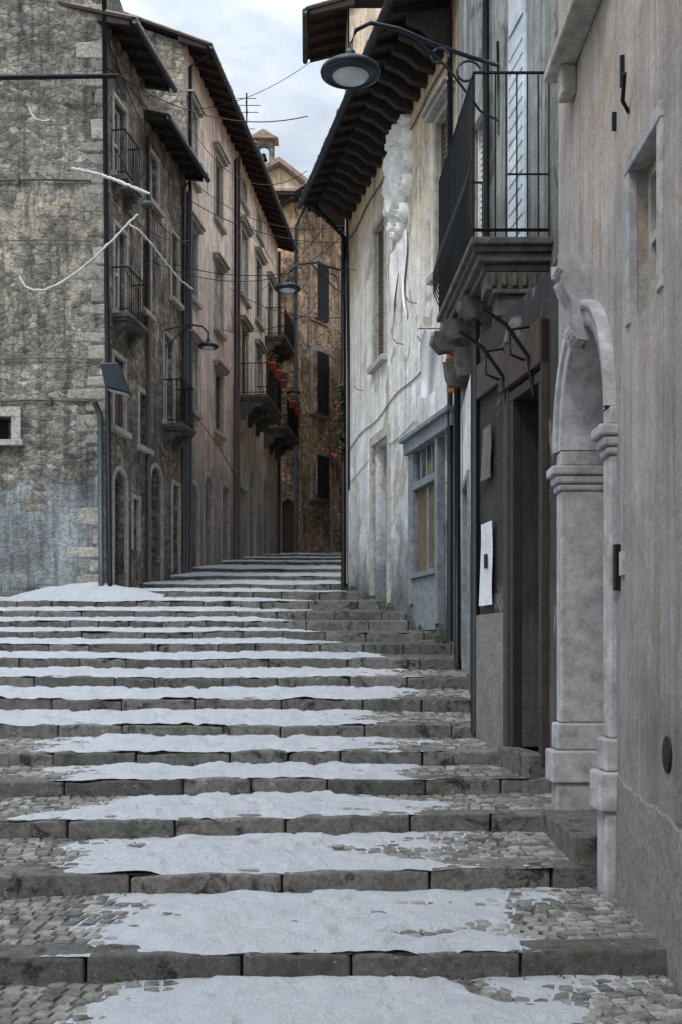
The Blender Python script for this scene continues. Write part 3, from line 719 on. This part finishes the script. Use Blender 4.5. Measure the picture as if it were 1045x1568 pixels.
P(n_,'wall_return','darkshop').poly([wc.pt(10.15,-2.4),wc.pt(10.9,-2.4),wc.pt(10.9,3.75),wc.pt(10.15,3.75)])
P(n_,'canopy','trimdark').poly([(1.9,17.9,3.75),(1.65,13.2,3.75),(2.05,10.9,3.75),(2.05,10.15,3.75),(3.1,10.15,3.75),(2.1,17.9,3.75)])
sh=P(n_,'timber_frame','darkwood',False,.01)
sh.wbox(wb2,11.96,12.1,-1.1,3.3,0,.08); sh.wbox(wb2,10.92,10.945,-1.1,3.3,0,.08); sh.wbox(wb2,10.92,12.2,2.85,3.3,.0,.1); sh.wbox(wb2,12.1,13.15,3.0,3.4,.0,.06)
P(n_,'rough_plinth','rough').wbox(wb2,12.11,13.18,-1.6,.45,0,.05)
P(n_,'door_step','kerb',False,.02).wbox(wb2,10.95,11.95,-1.5,-1.0,-.4,.2)
P(n_,'downpipe','iron',True).tube([(1.6,13.22,-.95),(1.6,13.22,3.6),(1.62,13.4,4.0)],.055,8)
P(n_,'downpipe_second','iron',True).tube([wa.pt(16.8,-.2,.08),wa.pt(16.8,4.2,.08)],.05,8)
br=P(n_,'iron_scroll_brackets','iron')
for c in (11.2,12.0):
    br.tube([wb2.pt(c,2.6,.05),wb2.pt(c,3.0,.12),wb2.pt(c,3.3,.35),wb2.pt(c,3.45,.6)],.022,6)
    br.tube([wb2.pt(c,3.3,.05),wb2.pt(c,3.25,.3),wb2.pt(c,3.0,.3),wb2.pt(c,2.95,.15)],.016,6)
def notice(i,w,c0,c1,z0,z1,mat='paper',ink=True):
    n='paper_notice#%d'%i; b=P(n,'sheet',mat); k=len(b.v)
    for a in range(7):
        for j in range(9):
            u=a/6;v=j/8; b.v.append(tuple(w.pt(c0+(c1-c0)*u,z0+(z1-z0)*v,.055+.006*math.sin(u*5+v*7)+(.03*max(0,u-.7)*max(0,.4-v)*8))))
    for a in range(6):
        for j in range(8): q=k+a*9+j; b.f.append((q,q+1,q+10,q+9))
    if ink: P(n,'printed_mark','iron').wbox(w,(c0+c1)/2-.06,(c0+c1)/2+.06,z0+(z1-z0)*.45,z0+(z1-z0)*.62,.064,.066)
notice(0,wb2,12.55,12.98,.55,1.5); notice(1,wb2,12.6,12.92,2.0,2.6,'cable',False)
# hanging sign & laundry
n_='hanging_shop_sign'; P(n_,'board','sign',False,.01).box(1.62,1.9,17.0,17.05,4.0,4.85); P(n_,'arm','iron').tube([(1.55,17.03,4.92),(2.1,17.03,4.92)],.02,5)
P(n_,'panel','darkblue').box(1.66,1.86,16.99,16.997,4.1,4.5)
n_='hanging_cloth'; b=P(n_,'cloth','cloth',True); k=len(b.v); NX,NZ=24,16
for i in range(NX+1):
    for j in range(NZ+1):
        u=i/NX; v=j/NZ; wd=.10+.07*math.sin(v*2.6)+.02*math.sin(v*7); x=1.40+(u-.5)*2*wd; y=17.3+.02*math.sin(u*9+v*2)
        b.v.append((x,y,5.05-v*(.95+.12*math.sin(u*3.3+1))-.05*math.sin(u*3.14)*(1-v)))
for i in range(NX):
    for j in range(NZ):
        q=k+i*(NZ+1)+j; b.f.append((q,q+1,q+NZ+2,q+NZ+1))
P(n_,'line','iron').tube([(1.2,17.3,5.06),(2.0,17.3,5.06)],.008,4)

# near house on the right
n_='mauve_rendered_house'
w8=W((2.0,10.2),(2.0,-3),(-1,0))
A0,A1,AT,AR=8.25,9.85,2.65,.85
oA=op(A0,A1,-1.45,AT,True,.42,rise=AR)
oW=op(6.97,7.66,2.27,3.33,False,.22); oU=op(8.45,9.45,5.2,7.3,False,.25)
facade(P(n_,'street_wall','nearwall'),w8,-3,10.2,-2.4,9,[oA,oW,oU,op(3.2,4.3,-1.9,.6,False,.2)])
dress(n_,w8,oW,'glass',.1,False,False,'portal','trim',proud=.02); dress(n_,w8,oU,'shutter',.1,True,False,'trim','shutter')
P(n_,'window_slab','trim',False,.02).wbox(w8,8.15,9.75,5.0,5.1,0,.22)
P(n_,'window_slab_corbel','trim',False,.02).wbox(w8,9.4,9.6,4.75,5.0,0,.13)
P(n_,'far_end_wall','nearwall').poly([(2,10.2,-2.4),(9,10.2,-2.4),(9,10.2,9),(2,10.2,9)])
P(n_,'rear','nearwall').poly([(2,-3,-2.4),(9,-3,-2.4),(9,-3,9),(2,-3,9)])
P(n_,'roof','tile').hexa([(1.3,-3.5,9),(9,-3.5,10.8),(9,10.6,10.8),(1.3,10.6,9),(1.3,-3.5,9.2),(9,-3.5,11),(9,10.6,11),(1.3,10.6,9.2)])
P(n_,'low_door','trim').wbox(w8,3.21,4.29,-1.89,.59,-.19,-.15)
# arch surround
st=P(n_,'portal_stonework','portal',False,.018)
for c0,c1 in ((A1-.008,A1+.2),(A0-.2,A0+.008)):
    st.wbox(w8,c0,c1,-.62,1.44,-.41,.05)
    e=.015
    st.wbox(w8,c0-e,c1+e,1.44,1.50,-.43,.075); st.wbox(w8,c0-e*2,c1+e*2,1.503,1.575,-.44,.10); st.wbox(w8,c0-e*3.2,c1+e*3.2,1.578,1.66,-.45,.135)
    st.wbox(w8,c0-.0,c1+.0,1.663,1.80,-.40,.05)
    st.wbox(w8,c0-.025,c1+.025,-.86,-.623,-.43,.09); st.wbox(w8,c0-.06,c1+.06,-1.15,-.863,-.44,.14); st.wbox(w8,c0-.03,c1+.03,-1.85,-1.153,-.43,.09)
N=26; cm=(A0+A1)/2; r=(A1-A0)/2; zt=AT-AR
ring=P(n_,'arch_moulding','portal',True)
for (ri,ro,of) in ((.012,.12,.05),(.12,.19,.08)):
    k0=len(ring.v)
    for k in range(N+1):
        an=math.pi*k/N
        for (rr,o_) in ((ri-.024 if ri<.05 else ri,-.38 if ri<.05 else 0),(ri-.024 if ri<.05 else ri,of),(ro,of+.01),(ro,-.02)):
            ring.v.append(tuple(w8.pt(cm-(r+rr)*math.cos(an),zt+(AR+rr)*math.sin(an),o_)))
    for k in range(N):
        for e in range(3): a=k0+k*4+e; ring.f.append((a,a+1,a+5,a+4))
kb2=P(n_,'keystone_scroll','portal',False,.02)
kb2.extrude(w8,[(0,AT-.12),(.1,AT-.1),(.14,AT-.02),(.11,AT+.06),(.13,AT+.2),(.19,AT+.3),(.22,AT+.38),(.18,AT+.43),(.24,AT+.46),(.24,AT+.53),(0,AT+.53)],cm-.14,cm+.14)
P(n_,'portal_door','brownwood').wbox(w8,A0+.01,A1-.01,-1.44,AT-.01,-.415,-.38)
for c in (8.35,9.1):
    for z0,z1 in ((-1.1,-.2),(-.05,1.4)): P(n_,'portal_door_panels','brownwood',False,.01).wbox(w8,c,c+.62,z0,z1,-.38,-.34)
P(n_,'portal_threshold','kerb',False,.02).wbox(w8,A0+.1,A1-.08,-1.9,-1.38,-.40,.24)
# rough plinth with uneven top
pp=P(n_,'rough_plinth','rough'); c=A0-.25; prev=None
while c>-3:
    zt_=-.86-.1*(A0-c)*.9+.09*noise.fractal(Vector((c*2.3,1,1)),1,2,4)
    if prev: 
        c_,z_=prev
        pp.hexa([w8.pt(c,-2.4,-.01),w8.pt(c_,-2.4,-.01),w8.pt(c_,-2.4,.03),w8.pt(c,-2.4,.03),w8.pt(c,zt_,-.01),w8.pt(c_,z_,-.01),w8.pt(c_,z_-.03,.012),w8.pt(c,zt_-.03,.012)])
    prev=(c,zt_); c-=.06
# wall fixtures
fx=P(n_,'iron_hooks','iron',False,.003)
for c,z,h in ((8.05,3.8,.13),(7.82,4.0,.22)): fx.wbox(w8,c,c+.03,z,z+h,0,.03)
fx.tube([w8.pt(7.7,3.75,0),w8.pt(7.68,3.82,.05),w8.pt(7.55,3.95,.07)],.016,6)
fx.wbox(w8,7.93,8.0,.45,.78,0,.04); P(n_,'meter_plate','trim').wbox(w8,7.8,7.9,.55,.72,0,.02)
vt=P(n_,'round_vent','iron',True); vt.blob((Vector((0,.09,0)),Vector((.015,0,0)),Vector((0,0,.115))),(1.99,6.78,-.62),16,8)
P(n_,'service_hatch','nearwall').wbox(w8,6.2,6.6,-1.0,.0,0,.012)

# ------------------------------------------------------------------ street lamps
def lamp(i,c,r,arm,scroll=None,ar=.028):
    n='street_lamp#%d'%i
    c=Vector(c)
    P(n,'hood','lampgreen',True).spin(c,[(.0,.36*r),(.14*r,.36*r),(.17*r,.6*r),(.1*r,.72*r),(.0,.72*r)],16)
    P(n,'shade','lampgreen',True).spin(c,[(.0,.42*r),(.3*r,.40*r),(.42*r,.30*r),(.8*r,.16*r),(.97*r,.05*r),(r,-.04*r),(.98*r,-.12*r),(.8*r,-.2*r),(.78*r,-.12*r)],32)
    P(n,'glass_bowl','lampglass',True).spin(c,[(.62*r,-.14*r),(.52*r,-.26*r),(.4*r,-.31*r),(.0,-.34*r)],28)
    P(n,'reflector','lampgreen',True).spin(c,[(.79*r,-.15*r),(.6*r,-.17*r)],28)
    P(n,'arm','lampgreen',True).tube([c+Vector((0,0,.6*r))]+[Vector(p) for p in arm],ar,8)
    if scroll:
        for s in scroll: P(n,'scrollwork','lampgreen',True).tube(s,ar*.6,6)
q=[(.13,15,8.22),(.2,15,8.42),(.4,15.05,8.55),(.8,15.15,8.52),(1.3,15.3,8.39),(1.8,15.45,8.30),(2.2,15.6,8.27)]
def circ(cx,y,cz,r,a0,a1,k=.0,n=14): return [(cx+(r-k*i/n)*math.cos(a0+(a1-a0)*i/n),y,cz+(r-k*i/n)*math.sin(a0+(a1-a0)*i/n)) for i in range(n+1)]
lamp(0,(.13,15,7.87),.41,q,[circ(1.75,15.4,8.05,.2,0,5.2,.1),circ(1.35,15.3,8.22,.14,0,5.2,.06),[(1.0,15.2,8.45),(1.5,15.35,8.07),(1.95,15.5,7.57),(2.25,15.6,7.47)],[(2.2,15.6,8.6),(2.22,15.6,7.3)]],.03)
lamp(1,(-1.25,26,8.55),.31,[(-1.2,26,8.95),(-1.0,26,9.12),(-.6,26,9.15),(-.1,26,9.0),(.12,26.02,8.95)],[circ(-.25,26,8.75,.16,0,5,.08),[(-.7,26,9.12),(-.2,26,8.6),(.1,26.02,8.4)],[(.1,26,9.2),(.1,26,8.2)]],.026)
lamp(2,(-3.35,28,7.75),.27,[(-3.35,28,8.1),(-3.5,28,8.25),(-3.9,28,8.3),(-4.45,28,8.15)],[[(-3.8,28,8.3),(-4.2,28,7.95),(-4.45,28,7.7)]],.026)
lamp(3,(-1.85,43,10.1),.28,[(-1.85,43,10.5),(-2.1,43,10.65),(-2.75,43,10.55)],None,.03)
n_='wall_floodlight'; b=P(n_,'housing','lampgreen',False,.02)
b.hexa([(-4.98,23.4,5.62),(-4.48,23.4,5.5),(-4.48,23.8,5.5),(-4.98,23.8,5.62),(-5.08,23.4,6.12),(-4.72,23.4,6.14),(-4.72,23.8,6.14),(-5.08,23.8,6.12)])
P(n_,'bracket','iron').tube([(-5.1,24.02,5.95),(-4.95,23.7,5.95)],.03,6)
P(n_,'lens','lampglass').poly([(-4.95,23.43,5.6),(-4.51,23.43,5.49),(-4.51,23.77,5.49),(-4.95,23.77,5.6)])
# festive light tubes on the left
n_='festoon_light_arch'; b=P(n_,'tube','whitepaint',True)
def bumpy(pts,r,n=40):
    out=[];rs=[]
    L=len(pts)-1
    for i in range(n+1):
        t=i/n*L; k=min(int(t),L-1); f=t-k
        p0=Vector(pts[max(k-1,0)]);p1=Vector(pts[k]);p2=Vector(pts[k+1]);p3=Vector(pts[min(k+2,L)])
        p=.5*((2*p1)+(-p0+p2)*f+(2*p0-5*p1+4*p2-p3)*f*f+(-p0+3*p1-3*p2+p3)*f**3)
        out.append(p+Vector((R(-.01,.01),0,R(-.012,.012)))); rs.append(r*R(.7,1.25))
    return out,rs
for pts,r in (([(-6.85,23.6,8.05),(-6.7,23.6,7.8),(-6.4,23.6,7.72),(-6.0,23.6,7.86),(-5.5,23.6,8.2),(-5.0,23.5,8.6),(-4.6,23.5,9.0),(-4.3,23.5,9.3)],.024),
   ([(-5.75,23.7,10.35),(-5.2,23.6,10.2),(-4.6,23.5,9.95),(-4.05,23.5,9.72)],.036),([(-4.5,23.5,9.1),(-4.2,23.6,8.9),(-3.9,24,8.6),(-3.6,24.5,8.3),(-3.35,25,8.2)],.02),
   ([(-6.7,23.8,11.7),(-6.55,23.75,11.45),(-6.3,23.75,11.4),(-6.2,23.8,11.5)],.018)):
    p_,r_=bumpy(pts,r); b.tube(p_,r_,6)
P(n_,'knob','pipe',True).blob((Vector((.12,0,0)),Vector((0,.12,0)),Vector((0,0,.09))),(-4.12,23.5,9.5),12,8)
P(n_,'hanger','iron').tube([(-4.1,23.5,9.75),(-4.12,23.5,9.2)],.02,5)
# overhead wires
wr=P(None,'overhead_wires','iron')
def wire(p,q,sag,r=.011,n=16):
    p,q=Vector(p),Vector(q); wr.tube([p+(q-p)*i/n-Vector((0,0,sag*4*(i/n)*(1-i/n))) for i in range(n+1)],r*.95,4)
wire((-5.2,24,12.75),(-.75,25,12.1),.55,.013); wire((-5.0,24.2,12.9),(-4.1,27,12.6),.1,.014)
wire((-4.1,29.8,14.6),(-.6,27.2,14.6),.3,.01); wire((-4.3,28.5,10.0),(-1.25,26,8.9),.15); wire((-4.05,29,11.9),(.15,25.9,9.6),.35)
wire((-5.0,24.5,11.2),(-4.0,30,11),.5); wire((-4.9,25,8.7),(-3.6,35,8.6),.5); wire((-3.5,35,11.5),(.15,26.1,7.9),.3); wire((-3.0,41,13.4),(.2,30,12.4),.3)
wire((-4.3,29,6.6),(-3.2,36.5,5.2),-.4,.014); wire((-4.15,29.5,14.2),(-.8,26,11.3),.9,.01)
wire((-5.1,23.9,13.4),(-4.2,27.5,11.8),.25,.012); wire((-5.05,24,10.0),(-3.9,28.5,10.6),.35,.01); wire((-4.0,30.5,12.9),(.1,26.2,10.1),.5,.01)
wire((-3.6,34,9.9),(.15,26.1,8.6),.4,.01); wire((-1.25,26,8.9),(.15,26,9.9),.1,.01); wire((-4.6,26.5,9.4),(-1.25,26,8.85),.3,.01); wire((-3.2,39,15.2),(-1.7,46,14.8),.3,.012)

# plants
def plant(i,c,n,r,h,berries=0,pot=True):
    nm='flower_pot#%d'%i if pot else 'climbing_plant'
    c=Vector(c)
    if pot: P(nm,'pot','terracotta',True).spin(c,[(0,-.24),(.1,-.24),(.15,0),(.17,0),(.17,-.04)],12)
    b=P(nm,'leaves','leaf')
    for k in range(n):
        p=c+Vector((random.gauss(0,r*.45),random.gauss(0,r*.45),R(-.02,h))); a=Vector((R(-1,1),R(-1,1),R(-1,1))).normalized()*.06; d=Vector((R(-1,1),R(-1,1),R(-1,1))).normalized()*.04
        b.poly([p-a,p+d,p+a,p-d])
    rb_=P(nm,'blooms','red' if berries else 'terracotta')
    for k in range(max(berries,8)):
        p=c+Vector((random.gauss(0,r*.5),random.gauss(0,r*.5),R(0,h))); rb_.blob((Vector((.035,0,0)),Vector((0,.035,0)),Vector((0,0,.035))),p,6,4)
for k,c in enumerate((37.2,38.2,39.6)): plant(k,w3.pt(c,9.7,1.05),60,.18,.3)
plant(3,w3.pt(42.2,9.55,1.0),60,.2,.3); plant(4,w3.pt(43.6,9.55,1.0),60,.2,.3)
plant(9,(-.03,26.0,4.6),220,.11,1.7,12,False)
# weeds at wall bases and in the stair joints
b=P(None,'moss_and_weeds','leaf')
for k in range(3200):
    t_=random.random()
    if t_<.25: c=R(18,25.8); p=w5.pt(c,0,R(.02,.2)); hh=.12
    elif t_<.4: p=Vector((R(-7.5,-5.2),23.95-R(0,.15),0)); hh=.1
    else:
        i=random.randrange(1,15); X=R(-3,2.2) if i<8 else R(-1.5,1.6); p=Vector((X,yf(i,X)-R(0,.05),0)); hh=.035
    i=max(j for j in range(len(ST)) if ST[j][0]<=p.y) if t_<.4 else i-1
    p.z=tz(i,p.x,p.y)
    if noise.noise(Vector((p.x*1.5,p.y*2,3)))<.05: continue
    h=R(.3,1)*hh; a=Vector((R(-.02,.02),R(-.02,.02),h)); d=Vector((R(-.02,.02),R(-.02,.02),0)); b.poly([p,p+a+d,p+a-d*.3])

finish()

# ------------------------------------------------------------------ world, sun, camera
w=bpy.data.worlds.new('World'); scene.world=w; w.use_nodes=True; nt=w.node_tree; nd=nt.nodes; bg=nd['Background']
sky=nd.new('ShaderNodeTexSky'); sky.sky_type='NISHITA'; sky.sun_disc=False
EL,AZ=math.radians(50),math.radians(-150)
sky.sun_elevation=EL; sky.sun_rotation=AZ
tc=nd.new('ShaderNodeTexCoord'); mp=nd.new('ShaderNodeMapping'); mp.inputs['Scale'].default_value=(1.2,1.2,3.2)
nz=nd.new('ShaderNodeTexNoise'); nz.inputs['Scale'].default_value=3.2; nz.inputs['Detail'].default_value=9; nz.inputs['Roughness'].default_value=.58
cr=nd.new('ShaderNodeValToRGB'); cr.color_ramp.elements[0].position=.36; cr.color_ramp.elements[0].color=(3.9,4.5,5.3,1); cr.color_ramp.elements[1].position=.62; cr.color_ramp.elements[1].color=(7.0,7.3,7.7,1)
mx=nd.new('ShaderNodeMix'); mx.data_type='RGBA'; mx.inputs[0].default_value=.9
nt.links.new(tc.outputs['Generated'],mp.inputs[0]); nt.links.new(mp.outputs[0],nz.inputs[0]); nt.links.new(nz.outputs[0],cr.inputs[0])
# overcast luminance rises toward the zenith
sx=nd.new('ShaderNodeSeparateXYZ'); nt.links.new(tc.outputs['Generated'],sx.inputs[0])
mr=nd.new('ShaderNodeMapRange'); mr.inputs[1].default_value=.42; mr.inputs[2].default_value=.95; mr.inputs[3].default_value=1.0; mr.inputs[4].default_value=2.9
nt.links.new(sx.outputs[2],mr.inputs[0])
sc_=nd.new('ShaderNodeVectorMath'); sc_.operation='SCALE'; nt.links.new(cr.outputs[0],sc_.inputs[0]); nt.links.new(mr.outputs[0],sc_.inputs['Scale'])
nt.links.new(sky.outputs[0],mx.inputs[6]); nt.links.new(sc_.outputs[0],mx.inputs[7]); nt.links.new(mx.outputs[2],bg.inputs[0]); bg.inputs[1].default_value=.15
sd=bpy.data.lights.new('sun','SUN'); sd.energy=1.4; sd.angle=math.radians(11); sd.color=(1,.975,.95)
so=bpy.data.objects.new('sun',sd); scene.collection.objects.link(so)
d=Vector((math.sin(AZ)*math.cos(EL),math.cos(AZ)*math.cos(EL),math.sin(EL)))
so.rotation_euler=d.to_track_quat('Z','Y').to_euler()
cd=bpy.data.cameras.new('camera'); co=bpy.data.objects.new('camera',cd); scene.collection.objects.link(co)
co.location=(0,0,0); co.rotation_euler=(math.radians(90),0,0)
cd.sensor_fit='VERTICAL'; cd.sensor_height=36; cd.lens=39.0; cd.shift_y=.1378; cd.clip_end=2000; cd.clip_start=.05
scene.camera=co
scene.view_settings.view_transform='Standard'; scene.view_settings.look='None'; scene.view_settings.exposure=0
